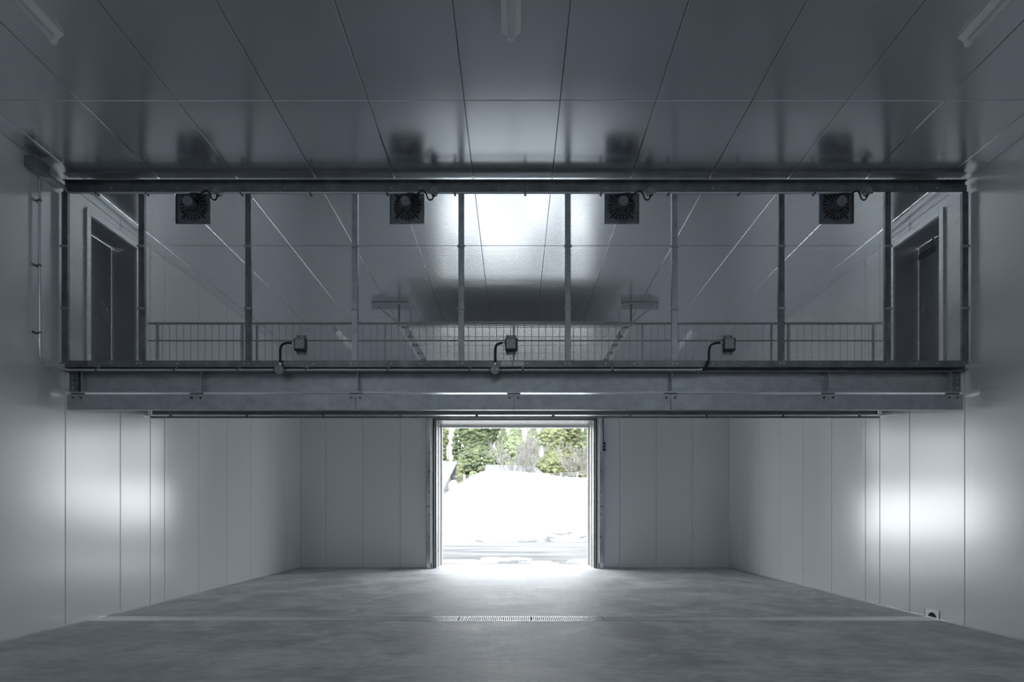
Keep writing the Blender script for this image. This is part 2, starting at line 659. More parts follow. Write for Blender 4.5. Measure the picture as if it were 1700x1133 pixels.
def overhead_door():
    r = bpy.data.objects.new('door_1', None)
    r.location = (0, 13, 5.15)
    COL.objects.link(r)
    struct(r)
    X = 2.26
    zt = 5.15
    y_end = 10.9
    # guards beside the opening: stainless covers with a slot, one each side
    for s in (-1, 1):
        g = MB()
        S = lambda a, c: (min(s * a, s * c), max(s * a, s * c))
        xa, xb = S(2.165, 2.20)
        g.box(xa, xb, YF - .10, YF + .05, 0, 4.12)
        o = g.build('seal', M['rubber'], r)
        g = MB()
        xa, xb = S(2.20, 2.245)
        g.box(xa, xb, YF - .12, YF, 0, 4.12)
        g.build('door_guard', M['galv'], r, bevel=.004)
        g = MB()
        xa, xb = S(2.26, 2.385)
        g.box(xa, xb, YF - .075, YF - .005, 0, 4.14)
        gd = g.build('door_guard', M['stainless'], r, bevel=.006)
        bt = MB()
        for z in (.85, 1.45, 2.05, 2.6, 3.1):
            bt.cyl((s * 2.30, YF - .075, z), (s * 2.30, YF - .085, z), .016, 10)
        bt.box(*S(2.262, 2.38), YF - .079, YF - .074, 1.66, 1.675)
        bt.build('bolt', M['darkmetal'], gd)
        # vertical track then the curve up to the horizontal track
        tk = MB()
        pr = 0.03
        pts = [(s * 2.253, YF - .16, 0.15), (s * 2.253, YF - .16, 4.7)]
        for k in range(1, 9):
            a = R(90 * k / 8)
            pts.append((s * 2.253, YF - .16 - .45 * (1 - math.cos(a)), 4.7 + .45 * math.sin(a)))
        pts.append((s * 2.253, y_end, zt))
        # a U channel swept as two thin tubes and a web ribbon
        v = []
        for (x, y, z) in pts:
            v.append((x, y, z))
        cx = s * 2.253
        for off in (-.028, .028):
            tk.tube([(cx - s * .012 + 0, p[1] + (off if i < 6 else 0), p[2] + (off if i >= 6 else 0)) for i, p in enumerate(pts)], .007, 6)
        for i in range(len(pts) - 1):
            a, c = pts[i], pts[i + 1]
            oy0, oz0 = (.028, 0) if i < 6 else (0, .028)
            oy1, oz1 = (.028, 0) if i + 1 < 6 else (0, .028)
            vs = []
            for dx in (0, s * .004):
                vs += [(a[0] + dx, a[1] - oy0, a[2] - oz0), (a[0] + dx, a[1] + oy0, a[2] + oz0), (c[0] + dx, c[1] + oy1, c[2] + oz1), (c[0] + dx, c[1] - oy1, c[2] - oz1)]
            tk.add(vs, [(0, 1, 2, 3), (7, 6, 5, 4), (0, 4, 5, 1), (1, 5, 6, 2), (2, 6, 7, 3), (3, 7, 4, 0)])
        # broad angle along the horizontal run
        xa, xb = min(cx, cx + s * .07), max(cx, cx + s * .07)
        tk.box(xa, xb, y_end, YF - .02, zt + .03, zt + .036)
        tk.build('track', M['frame'], r)
        # hanger: ceiling angle, vertical strut and diagonal brace
        h = MB()
        ye = 10.95
        zt2 = zc(ye)
        xa, xb = S(2.08, 2.82)
        h.box(xa, xb, ye, ye + .006, zt2 - .15, zt2)
        h.box(xa, xb, ye, ye + .07, zt2 - .006, zt2)
        h.build('ceiling_angle', M['plate'], r)
        h = MB()
        xa, xb = S(2.255, 2.295)
        h.box(xa, xb, ye - .008, ye - .002, zt, zt2 - .05)
        h.build('hanger_strut', M['galv_dark'], r)
        h = MB()
        h.tube([(s * 2.27, ye - .01, zt + .03), (s * 2.68, ye - .01, zt2 - .1)], .017, 4)
        h.build('hanger_brace', M['galv'], r)
        # second hanger half way
        h = MB()
        ye = 12.1
        h.tube([(s * 2.27, ye, zt + .03), (s * 2.27, ye, zc(ye) - .002)], .015, 4)
        h.build('hanger_strut', M['galv_dark'], r)
    # door sections lying under the ceiling
    ys = [y_end + .12 + k * .585 for k in range(7)]
    for k, y in enumerate(ys):
        y1 = min(y + .575, YF - .2)
        if y1 - y < .2:
            continue
        z0 = zt + (.0 if k < 6 else 0)
        b = MB()
        b.box(-2.11, 2.11, y, y1, z0, z0 + .045)
        b.box(-2.09, 2.09, y + .01, y + .03, z0 - .008, z0)
        sec = b.build('door_section', M['panel'], r, bevel=.006)
        q = MB()
        for s in (-1, 1):
            q.box(s * 2.16 - .05, s * 2.16 + .05, y + .01, y + .1, z0 + .0, z0 + .02)
            q.cyl((s * 2.12, y + .05, z0 + .012), (s * 2.25, y + .05, z0 + .012), .009, 8)
            q.cyl((s * 2.215, y + .05, z0 + .012), (s * 2.245, y + .05, z0 + .012), .024, 12)
        q.build('roller_hinge', M['galv_dark'], sec)
    b = MB()
    b.box(-2.13, 2.13, y_end + .02, y_end + .1, zt - .005, zt + .085)
    b.build('top_rail', M['galv'], r, bevel=.005)
    return r


overhead_door()

# wall switch and pull cord beside the opening, right side
t = thing('door_switch', P(1003, 742, YF - .09), 'small dark switch box with cable on steel guard right of the doorway', 'switch')
p = P(1003, 742, YF - .085)
b = MB()
b.box(p.x - .035, p.x + .035, p.y - .04, p.y + .005, p.z - .12, p.z + .12)
b.build('switch_body', M['darkmetal'], t, bevel=.005)
b = MB()
b.tube([(p.x - .02, p.y - .02, p.z + .11), (p.x - .03, p.y - .02, p.z + .5), (p.x - .03, p.y - .02, 4.12)], .008, 6)
b.build('cable', M['black'], t)
b = MB()
b.cyl((p.x, p.y - .04, p.z + .04), (p.x, p.y - .055, p.z + .04), .016, 12)
b.build('button', M['zinc'], t)
b = MB()
b.cyl((p.x, p.y - .04, p.z - .04), (p.x, p.y - .055, p.z - .04), .016, 12)
b.build('button', M['zinc'], t)

# ------------------------------------------------------------------ the walkway bridge
DM = 7.10                       # depth of its front
SC1 = F / DM
GX = 5.70


def girder(name, y0, xs, zb, zt, stiff, label, splices):
    """H section seen side on: web, two flanges, stiffeners, a hanging plate below with a slot between"""
    r = thing(name, (0, y0 + .1, zb), label, 'steel beam')
    fw = .22
    tf = .012
    b = MB()
    b.box(-xs, xs, y0, y0 + fw, zb, zb + tf)
    b.build('bottom_flange', M['zinc'], r, bevel=.002)
    b = MB()
    b.box(-xs, xs, y0, y0 + fw, zt - tf, zt)
    b.build('top_flange', M['galv_dark'], r, bevel=.002)
    b = MB()
    b.box(-xs, xs, y0 + fw / 2 - .005, y0 + fw / 2 + .005, zb + tf, zt - tf)
    b.build('web', M['galv'], r)
    for px in stiff:
        x = px
        b = MB()
        b.box(x - .005, x + .005, y0 + .01, y0 + fw / 2 - .005, zb + tf, zt - tf)
        b.build('stiffener', M['galv'], r)
    return r


zfl = 2.985
stiffX = [PX(p, DM) for p in (137, 335, 594, 855, 1115, 1375, 1578)]
g1 = girder('bridge_girder', DM - .03, GX, zfl, 3.262, stiffX, 'long galvanised girder with stiffeners along the front of the overhead walkway', None)
# end plates with bolts
for s, px in ((-1, 119), (1, 1591)):
    x = PX(px, DM)
    b = MB()
    b.box(x - .055, x + .055, DM + .03, DM + .068, zfl + .02, 3.25)
    ep = b.build('splice_plate', M['galv_dark'], g1, bevel=.002)
    for k in range(3):
        z = zfl + .07 + k * .065
        q = MB()
        q.cyl((x, DM + .03, z), (x, DM + .015, z), .014, 6, smooth=False)
        q.build('bolt', M['galv'], ep)

# hanging plate, in six lengths, below the girder
hp = thing('hanging_plate', (0, DM, 2.77), 'wide galvanised plate hanging in lengths below the front girder', 'steel beam')
jx = [-5.69] + [PX(p, DM) for p in (327, 591, 853, 1113, 1374)] + [5.69]
for i in range(6):
    b = MB()
    x0, x1 = jx[i] + (.0 if i == 0 else .003), jx[i + 1] - (.0 if i == 5 else .003)
    b.box(x0, x1, DM - .02, DM - .012, PZ(681, DM), 2.966)
    b.box(x0, x1, DM - .012, DM + .05, PZ(681, DM), PZ(681, DM) + .008)
    b.build('plate_length', M['galv'], hp, bevel=.0015)
for i in range(1, 6):
    b = MB()
    x = jx[i]
    b.box(x - .085, x + .085, DM - .01, DM + .004, 2.92, 2.984)
    jb = b.build('joint_bracket', M['galv_dark'], hp)
    for dx in (-.055, .055):
        q = MB()
        q.cyl((x + dx, DM - .021, 2.925), (x + dx, DM - .034, 2.925), .017, 6, smooth=False)
        q.cyl((x + dx, DM - .034, 2.925), (x + dx, DM - .045, 2.925), .009, 8)
        q.build('bolt', M['galv_dark'], jb)
for s in (-1, 1):
    b = MB()
    x = s * 5.56
    b.box(x - .09, x + .09, DM - .01, DM + .004, 2.92, 2.984)
    jb = b.build('joint_bracket', M['galv_dark'], hp)
    for dx in (-.05, .05):
        q = MB()
        q.cyl((x + dx, DM - .021, 2.925), (x + dx, DM - .034, 2.925), .015, 6, smooth=False)
        q.build('bolt', M['galv_dark'], jb)

D2 = 8.72
g2 = girder('bridge_girder', D2, 5.74, 3.0, 3.262, [], 'rear girder under the walkway showing only its lower edge, behind the front girder', None)
b = MB()
b.box(-5.72, 5.72, D2 + .03, D2 + .038, 2.955, 2.988)
b.build('lower_strip', M['galv'], g2)
for k in range(10):
    b = MB()
    x = -5.4 + k * 1.2
    b.box(x - .02, x + .02, D2 + .022, D2 + .05, 2.975, 3.0)
    b.build('clip', M['galv_dark'], g2)

dk = MB()
dk.box(-5.77, 5.77, DM + .045, D2 + .2, 3.264, 3.325)
o = dk.build('walkway_deck', M['galv_dark'])
tag(o, 'narrow steel floor of the overhead walkway resting on two girders', 'walkway')
# cross beams hidden between the girders
for k in range(5):
    b = MB()
    x = -4.6 + k * 2.3
    b.box(x - .04, x + .04, DM + .2, D2 - .01, 3.12, 3.262)
    b.build('cross_beam', M['galv_dark'], g1)

# ---- mesh screen
ms = thing('mesh_screen', (0, DM, 3.33), 'tall wire mesh screen in steel posts standing on the front of the walkway', 'mesh screen')
ZB1, ZT1 = PZ(600, DM), PZ(323, DM)
b = MB()
b.box(-5.70, 5.70, DM - .045, DM - .039, PZ(612, DM), PZ(600.5, DM))
b.box(-5.70, 5.70, DM - .045, DM + .02, PZ(612, DM), PZ(612, DM) + .006)
br = b.build('bottom_rail', M['galv_dark'], ms, bevel=.0015)
b = MB()
b.box(-5.72, 5.72, DM - .04, DM - .034, PZ(322, DM), PZ(311, DM))
b.box(-5.72, 5.72, DM - .04, DM + .04, PZ(311, DM), PZ(311, DM) + .006)
b.box(-5.72, 5.72, DM - .01, DM + .05, PZ(310, DM), PZ(303, DM))
b.box(-5.72, 5.72, DM - .05, DM + .05, PZ(303, DM), PZ(301.5, DM))
tp = b.build('top_rail', M['galv_dark'], ms, bevel=.0015)
postpx = [110, 237, 413.5, 590, 766, 942.5, 1119, 1296, 1472, 1600]
pw = .036
posts = [PX(p, DM) for p in postpx]
for i, x in enumerate(posts):
    b = MB()
    # open lipped channel
    b.box(x - pw, x + pw, DM - .03, DM - .026, ZB1 - .04, ZT1 + .02)
    b.box(x - pw, x - pw + .004, DM - .03, DM + .015, ZB1 - .04, ZT1 + .02)
    b.box(x + pw - .004, x + pw, DM - .03, DM + .015, ZB1 - .04, ZT1 + .02)
    b.box(x - .006, x + .006, DM - .034, DM - .03, ZB1 - .04, ZT1 + .02)
    po_ = b.build('post', M['galv'] if 2 < i < 7 else M['galv_dark'], ms, bevel=.001)  # middle posts in lighter steel: the brighter light there put into colour
    for py in (411, 514):
        q = MB()
        z = PZ(py, DM)
        q.box(x - pw - .012, x + pw + .012, DM - .04, DM - .034, z - .016, z + .016)
        for dx in (-.028, .028):
            q.cyl((x + dx, DM - .04, z), (x + dx, DM - .055, z), .012, 6, smooth=False)
        q.build('clamp', M['galv'], po_, bevel=.001)
    for dx in (-.035, .02):
        q = MB()
        z = PZ(606, DM)
        q.cyl((x + dx, DM - .045, z), (x + dx, DM - .058, z), .013, 6, smooth=False)
        q.build('bolt', M['galv'], br)
# bolts along the rails between posts
for i in range(len(posts) - 1):
    for f in (.35, .62):
        x = posts[i] + (posts[i + 1] - posts[i]) * f
        q = MB()
        z = PZ(606, DM)
        q.cyl((x, DM - .045, z), (x, DM - .057, z), .013, 6, smooth=False)
        q.build('bolt', M['galv'], br)
        q = MB()
        z = PZ(316, DM)
        q.cyl((x, DM - .04, z), (x, DM - .052, z), .012, 6, smooth=False)
        q.build('bolt', M['galv'], tp)
for px in (841, 861):
    q = MB()
    p = P(px, 606, DM)
    q.box(p.x - .07, p.x + .07, DM - .05, DM - .045, p.z - .028, p.z + .028)
    q.cyl((p.x, DM - .05, p.z), (p.x, DM - .06, p.z), .014, 6, smooth=False)
    q.build('splice_plate', M['galv'], br)

# expanded mesh: long diamonds of flat tilted strands; one shared mesh for the equal bays
PIT_X, PIT_Z = .042, .026
FANPX = (322.5, 676.5, 1031.5, 1386.5)
FANS = .22


def mesh_bay(x0, x1, z0, z1, hole=None):
    nx = max(1, round((x1 - x0) / PIT_X))
    nz = max(1, round((z1 - z0) / PIT_Z))
    dx, dz = (x1 - x0) / nx, (z1 - z0) / nz
    vs, fs = [], []
    t = .0028
    Y = DM - .005
    for i in range(nx):
        for j in range(nz):
            cx, cz = x0 + (i + .5) * dx, z0 + (j + .5) * dz
            if hole and abs(cx - hole[0]) < hole[2] and cz > hole[1]:
                continue
            # four half strands make a diamond round the cell centre
            for (ax, az, bx, bz) in ((-.5, 0, 0, .5), (0, .5, .5, 0), (.5, 0, 0, -.5), (0, -.5, -.5, 0)):
                p0 = (cx + ax * dx, cz + az * dz)
                p1 = (cx + bx * dx, cz + bz * dz)
                n = len(vs)
                vs += [(p0[0], Y - .002, p0[1] - t * .8), (p0[0], Y + .002, p0[1] + t * .8), (p1[0], Y + .002, p1[1] + t * .8), (p1[0], Y - .002, p1[1] - t * .8)]
                fs.append((n, n + 1, n + 2, n + 3))
    return vs, fs


for i in range(9):
    x0, x1 = posts[i] + pw - .004, posts[i + 1] - pw + .004
    hole = None
    for fpx in FANPX:
        fx = PX(fpx, DM)
        if x0 < fx < x1:
            hole = (fx, PZ(373, DM), FANS)
    vs, fs = mesh_bay(x0, x1, ZB1, ZT1, hole)
    me = bpy.data.meshes.new('mesh_panel')
    me.from_pydata(vs, [], fs)
    me.materials.append(M['mesh'])
    me.update()
    o = bpy.data.objects.new('mesh_panel', me)
    COL.objects.link(o)
    o.parent = ms
    o.location = Vector((0, 0, 0)) - Vector(ms.location)

# ---- guard rail behind
RY = 8.80
SR = F / RY
ZR1, ZR2 = PZ(537.5, RY), PZ(566, RY)


def guard(x0, x1, postx, label):
    r = thing('guardrail', ((x0 + x1) / 2, RY, 3.326), label, 'guardrail', 'guardrails along the back of the walkway')
    b = MB()
    b.tube([(x0, RY, ZR1), (x1, RY, ZR1)], .019, 10)
    b.build('top_rail', M['galv'], r)
    b = MB()
    b.tube([(x0, RY, ZR2), (x1, RY, ZR2)], .013, 8)
    b.build('mid_rail', M['galv'], r)
    b = MB()
    b.box(x0, x1, RY - .015, RY + .015, 3.39, 3.41)
    b.build('bottom_rail', M['galv'], r)
    for x in postx:
        b = MB()
        b.box(x - .018, x + .018, RY - .012, RY + .012, 3.326, ZR1)
        b.build('post', M['galv'], r)
    n = round((x1 - x0) / .11)
    for k in range(1, n):
        x = x0 + (x1 - x0) * k / n
        if any(abs(x - q) < .03 for q in postx):
            continue
        b = MB()
        b.cyl((x, RY, 3.40), (x, RY, ZR1 - .012), .0055, 6)
        b.build('baluster', M['zinc'], r)


pxx = lambda p: PX(p, RY)
guard(pxx(246), pxx(411), [pxx(262), pxx(403)], 'short guardrail length at the left end of the walkway')
guard(pxx(417), pxx(1290), [pxx(427), pxx(640), pxx(853), pxx(1066), pxx(1280)], 'long middle guardrail of thin balusters behind the mesh screen')
guard(pxx(1300), pxx(1466), [pxx(1308), pxx(1449)], 'short guardrail length at the right end of the walkway')


# ---- exhaust fans
def make_fan(cx, label):
    zb = PZ(373, DM)
    cz = zb + FANS
    y = DM - .01
    r = thing('exhaust_fan', (cx, y, cz), label, 'fan', 'four exhaust fans set in the top of the mesh screen')
    b = MB()
    # square pressed plate with a round hole
    n = 40
    vs, fs = [], []
    S = FANS
    for i in range(n):
        a = 2 * PI * i / n + PI / 4
        c_, s_ = math.cos(a), math.sin(a)
        k = S / max(abs(c_), abs(s_))
        vs += [(cx + k * c_, y, cz + k * s_), (cx + .175 * c_, y, cz + .175 * s_),
               (cx + .168 * c_, y + .03, cz + .168 * s_), (cx + k * c_, y + .004, cz + k * s_)]
    for i in range(n):
        j = (i + 1) % n
        for q in range(3):
            fs.append((4 * i + q, 4 * j + q, 4 * j + (q + 1) % 4, 4 * i + (q + 1) % 4))
        fs.append((4 * i + 3, 4 * j + 3, 4 * j, 4 * i))
    b.add(vs, fs)
    # upturned lips
    b.box(cx - S, cx + S, y - .022, y, cz - S, cz - S + .004)
    b.box(cx - S, cx - S + .004, y - .022, y, cz - S, cz + S)
    b.box(cx + S - .004, cx + S, y - .022, y, cz - S, cz + S)
    b.build('mounting_plate', M['galv_dark'], r)
    b = MB()
    b.ring((cx, y, cz), .166, .172, y + .02, y + .085, 40)
    b.cyl((cx, y + .08, cz), (cx, y + .085, cz), .168, 40)
    b.build('duct', M['darkmetal'], r)
    b = MB()
    for k in range(6):
        a = 2 * PI * k / 6
        vs = []
        for rr, w, tw in ((.045, .03, .02), (.10, .055, .018), (.155, .065, .012)):
            for sg in (-1, 1):
                for th_ in (0, .003):
                    an = a + sg * w / rr * .5
                    vs.append((cx + rr * math.cos(an), y + .045 + sg * tw + th_, cz + rr * math.sin(an)))
        fs = []
        for q in range(2):
            o_ = q * 4
            fs += [(o_, o_ + 2, o_ + 6, o_ + 4), (o_ + 1, o_ + 5, o_ + 7, o_ + 3), (o_, o_ + 4, o_ + 5, o_ + 1), (o_ + 2, o_ + 3, o_ + 7, o_ + 6)]
        b.add(vs, fs)
    b.cyl((cx, y + .03, cz), (cx, y + .07, cz), .05, 20)
    b.build('fan_blades', M['darkmetal'], r)
    b = MB()
    for rr, yy in ((.06, -.012), (.085, -.016), (.11, -.014), (.135, -.008), (.16, .0)):
        b.tube([(cx + rr * math.cos(2 * PI * k / 32), y + yy, cz + rr * math.sin(2 * PI * k / 32)) for k in range(33)], .0022, 5, cap=False)
    for k in range(20):
        a = 2 * PI * k / 20
        b.tube([(cx + .05 * math.cos(a), y - .014, cz + .05 * math.sin(a)), (cx + .11 * math.cos(a), y - .016, cz + .11 * math.sin(a)), (cx + .172 * math.cos(a), y - .001, cz + .172 * math.sin(a))], .0022, 5)
    b.build('wire_guard', M['galv'], r)
    b = MB()
    for k in range(4):
        a = PI / 4 + k * PI / 2
        b.tube([(cx + .05 * math.cos(a), y - .03, cz + .05 * math.sin(a)), (cx + .19 * math.cos(a), y - .012, cz + .19 * math.sin(a)), (cx + .215 * math.cos(a), y - .003, cz + .215 * math.sin(a))], .008, 6)
    b.build('motor_strut', M['darkmetal'], r)
    b = MB()
    b.cyl((cx, y - .02, cz), (cx, y - .05, cz), .062, 24, r2=.066)
    b.cyl((cx, y - .05, cz), (cx, y - .14, cz), .066, 24)
    b.cyl((cx, y - .14, cz), (cx, y - .16, cz), .066, 24, r2=.05)
    b.cyl((cx, y - .16, cz), (cx, y - .166, cz), .022, 16)
    mo = b.build('motor', M['box'], r, bevel=.002)
    b = MB()
    b.box(cx + .02, cx + .1, y - .13, y - .05, cz + .03, cz + .11)
    b.build('terminal_box', M['darkmetal'], mo, bevel=.006)
    b = MB()
    pts = [(cx + .08, y - .09, cz + .07), (cx + .16, y - .1, cz + .12), (cx + .21, y - .1, cz + .16), (cx + .255, y - .085, cz + .12),
           (cx + .27, y - .085, cz + .06), (cx + .3, y - .085, cz + .035), (cx + .335, y - .085, cz + .05), (cx + .345, y - .085, cz + .10), (cx + .35, y - .075, cz + .155)]
    # smooth the path
    for _ in range(2):
        q = [pts[0]]
        for a, c in zip(pts[:-1], pts[1:]):
            a, c = Vector(a), Vector(c)
            q += [tuple(a * .75 + c * .25), tuple(a * .25 + c * .75)]
        q.append(pts[-1])
        pts = q
    b.tube(pts, .0095, 8)
    b.cyl((cx + .345, y - .085, cz + .085), (cx + .349, y - .08, cz + .13), .016, 10)
    b.build('power_cable', M['black'], r)
    return r


fan0 = make_fan(PX(FANPX[0], DM), 'square exhaust fan at the far left of the row of four')
flab = ['', 'square exhaust fan second from the left, left of the bright ceiling reflection',
        'square exhaust fan third from the left, just right of the bright ceiling reflection',
        'square exhaust fan at the far right of the row of four']
for i in (1, 2, 3):
    c = copy_tree(fan0)
    c.location.x = PX(FANPX[i], DM)
    c['label'] = flab[i]

# round junction boxes on the top conduit, one beside each fan
cy = DM - .085
jl = ['beside the leftmost fan', 'beside the second fan from the left', 'beside the third fan from the left', 'beside the rightmost fan']


def round_box(name, p, r, label, group, mt='box', spouts=True):
    t = thing(name, p, label, 'junction box', group)
    b = MB()
    b.cyl((p.x, p.y + .03, p.z), (p.x, p.y - .03, p.z), r, 24)
    b.cyl((p.x, p.y - .03, p.z), (p.x, p.y - .038, p.z), r * 1.04, 24)
    b.build('body', M[mt], t, bevel=.003)
    b = MB()
    b.cyl((p.x - r - .03, p.y, p.z), (p.x - r + .01, p.y, p.z), .02, 12)
    b.cyl((p.x + r - .01, p.y, p.z), (p.x + r + .03, p.y, p.z), .02, 12)
    b.build('pipe_socket', M[mt], t)
    b = MB()
    for dx in (-.5, .5):
        b.cyl((p.x + dx * r, p.y - .038, p.z), (p.x + dx * r, p.y - .043, p.z), .007, 8)
    b.build('screw', M['zinc'], t)
    return t


CZ1 = PZ(320.5, cy)
for i, fpx in enumerate(FANPX):
    p = Vector((PX(fpx, DM) + .35, cy, CZ1 + .01))
    round_box('junction_box', p, .046, 'small round junction box on the top conduit ' + jl[i], 'round junction boxes on the top conduit')


# ---- conduits
def conduit(pts, r, label, clamps, cl_axis='z', name='conduit_pipe', cat='pipe', gap=.045):
    t = thing(name, pts[0], label, cat)
    b = MB()
    b.tube(pts, r, 12)
    b.build('pipe', M['zinc'] if name == 'conduit_pipe' else M['black'], t)
    for c in clamps:
        c = Vector(c)
        b = MB()
        if cl_axis == 'x':       # along x, fixed to something behind
            b.ring((0, 0, 0), r, r + .004, -.012, .012, 14)
            b.v = [(c.x + v[1], c.y + v[0], c.z + v[2]) for v in b.v]
            b.box(c.x - .012, c.x + .012, c.y, c.y + gap, c.z + r + .002, c.z + r + .008)
            b.box(c.x - .014, c.x + .014, c.y + gap - .012, c.y + gap - .006, c.z - .02, c.z + .09)
        b.build('clamp', M['galv_dark'], t)
    return t


# top conduit: runs across in front of the top rail
xl, xr = PX(125, cy), PX(1418, cy)
pts = [(xl, cy, CZ1), (xr, cy, CZ1)]
conduit(pts, .0135, 'long thin steel conduit along the top rail of the mesh screen',
        [(PX(p, cy), cy, CZ1) for p in (160, 243, 400, 515, 643, 755, 872, 998, 1110, 1227, 1352)], 'x')
# bottom conduit
CZ2 = PZ(614.5, cy)
conduit([(PX(112, cy), cy, CZ2), (PX(1160, cy), cy, CZ2)], .0145, 'long thin steel conduit along the foot of the mesh screen',
        [(PX(p, cy), cy, CZ2) for p in (160, 290, 395, 508, 644, 780, 868, 1017)], 'x', gap=.05)

# switch boxes held in front of the mesh with a black flexible pipe down to the conduit
round_box('junction_box', Vector((PX(465, cy), cy, CZ2 - .005)), .055, 'round junction box on the lower conduit, left one of two', 'round junction boxes on the lower conduit')
round_box('junction_box', Vector((PX(822, cy), cy, CZ2 - .005)), .055, 'round junction box on the lower conduit near the middle', 'round junction boxes on the lower conduit')


def switch_box(px, label):
    y = DM - .05
    p = P(px, 573, y)
    t = thing('switch_box', p, label, 'switch box', 'metal switch boxes on the mesh screen')
    b = MB()
    b.box(p.x - .07, p.x + .06, y + .005, y + .011, p.z - .125, p.z + .125)
    bp = b.build('mounting_plate', M['box'], t, bevel=.002)
    q = MB()
    for dx in (-.04, .035):
        for dz in (-.108, .108):
            q.cyl((p.x + dx, y + .005, p.z + dz), (p.x + dx, y - .001, p.z + dz), .009, 8)
    q.build('bolt', M['black'], bp)
    b = MB()
    b.box(p.x - .08, p.x + .075, y - .055, y + .004, p.z - .085, p.z + .075)
    b.build('box_body', M['darkmetal'], t, bevel=.01, seg=2)
    b = MB()
    b.box(p.x - .066, p.x + .056, y - .066, y - .055, p.z - .066, p.z + .066)
    cv = b.build('cover', M['box'], t, bevel=.006, seg=2)
    q = MB()
    for dx, dz in ((-.03, .025), (.015, .025), (-.008, -.005), (-.035, -.03), (.022, -.03)):
        q.cyl((p.x + dx, y - .066, p.z + dz), (p.x + dx, y - .069, p.z + dz), .008, 8)
    q.build('knockout', M['galv'], cv)
    return t, p


def flex(pts, label):
    for _ in range(3):
        q = [pts[0]]
        for a, c in zip(pts[:-1], pts[1:]):
            a, c = Vector(a), Vector(c)
            q += [tuple(a * .75 + c * .25), tuple(a * .25 + c * .75)]
        q.append(pts[-1])
        pts = q
    t = thing('flexible_conduit', pts[0], label, 'pipe', 'black flexible conduits feeding the switch boxes')
    b = MB()
    b.tube(pts, .0155, 10)
    b.build('hose', M['black'], t)
    b = MB()
    a, c = Vector(pts[0]), Vector(pts[1])
    b.cyl(a, a + (c - a).normalized() * .04, .019, 10)
    a, c = Vector(pts[-1]), Vector(pts[-2])
    b.cyl(a, a + (c - a).normalized() * .03, .019, 10)
    b.build('gland', M['zinc'], t)


for px, jpx, lab in ((501, 465, 'left'), (849, 822, 'middle')):
    t, p = switch_box(px, 'square metal switch box on the mesh, %s one of three' % lab)
    jx_ = PX(jpx, cy)
    flex([(jx_, cy + .005, CZ2 + .05), (jx_, cy + .005, CZ2 + .16), (jx_ + .0, cy + .01, p.z - .02), (jx_ + .06, cy + .015, p.z + .02), (p.x - .08, cy + .015, p.z + .02)],
         'black flexible conduit curving up to the %s switch box' % lab)
t, p = switch_box(1209, 'square metal switch box on the mesh, right one of three')
xe = PX(1160, cy)
flex([(xe, cy, CZ2), (xe + .08, cy, CZ2 + .01), (xe + .13, cy, CZ2 + .10), (xe + .13, cy + .01, p.z - .03), (xe + .2, cy + .015, p.z + .02), (p.x - .08, cy + .015, p.z + .02)],
     'black flexible conduit rising from the pipe end to the right switch box')

# ---- conduit down the left wall with its box under the ceiling
WX = -HW
wy = 6.72
cx = WX + .055
zb_ = PZ(290, 6.72)
t = thing('wall_conduit', (cx, wy, 3.4), 'vertical steel conduit down the left wall beside the mesh screen', 'pipe')
pts = [(cx, wy, 5.53), (cx, wy, PZ(590, 6.72) + .12)]
pts += [(cx, wy, PZ(590, 6.72)), (cx + .0, wy + .06, PZ(598, 6.72) - .06), (cx + .04, DM - .2, CZ2 + .02), (PX(112, cy), cy, CZ2)]
q = pts[1:]
for _ in range(2):
    z = [q[0]]
    for a, c in zip(q[:-1], q[1:]):
        a, c = Vector(a), Vector(c)
        z += [tuple(a * .75 + c * .25), tuple(a * .25 + c * .75)]
    z.append(q[-1])
    q = z
b = MB()
b.tube([pts[0]] + q, .0155, 12)
b.build('pipe', M['zinc'], t)
b = MB()
b.cyl((cx, wy, PZ(556, 6.72)), (cx, wy, PZ(582, 6.72)), .02, 12)
b.build('coupling', M['zinc'], t)
for py in (333, 441, 553):
    z = PZ(py, 6.72)
    b = MB()
    b.ring((cx, 0, 0), .0155, .021, -.012, .012, 14)
    b.v = [(v[0], wy + v[2], z + v[1]) for v in b.v]
    b.box(WX + .001, cx, wy - .012, wy + .012, z - .004, z + .004)
    b.box(WX + .001, WX + .005, wy - .05, wy + .05, z - .015, z + .015)
    b.build('clamp', M['galv_dark'], t)
t = thing('cable_box', (WX + .05, 6.62, 5.6), 'grey cable box high on the left wall just under the ceiling', 'junction box')
b = MB()
b.box(WX + .002, WX + .13, 6.56, 6.78, 5.535, 5.675)
b.build('box_body', M['box'], t, bevel=.004)
b = MB()
b.box(WX + .02, WX + .11, 6.78, 7.02, 5.548, 5.56)
b.build('cable_tray', M['plate'], t)
b = MB()
q = [(WX + .08, 6.78, 5.60), (WX + .1, 6.88, 5.58), (WX + .16, 6.97, 5.54), (xl - .12, cy, CZ1 + .01), (xl, cy, CZ1)]
for _ in range(2):
    z = [q[0]]
    for a, c in zip(q[:-1], q[1:]):
        a, c = Vector(a), Vector(c)
        z += [tuple(a * .75 + c * .25), tuple(a * .25 + c * .75)]
    z.append(q[-1])
    q = z
b.tube(q, .013, 8)
b.build('flexible_pipe', M['galv'], t)


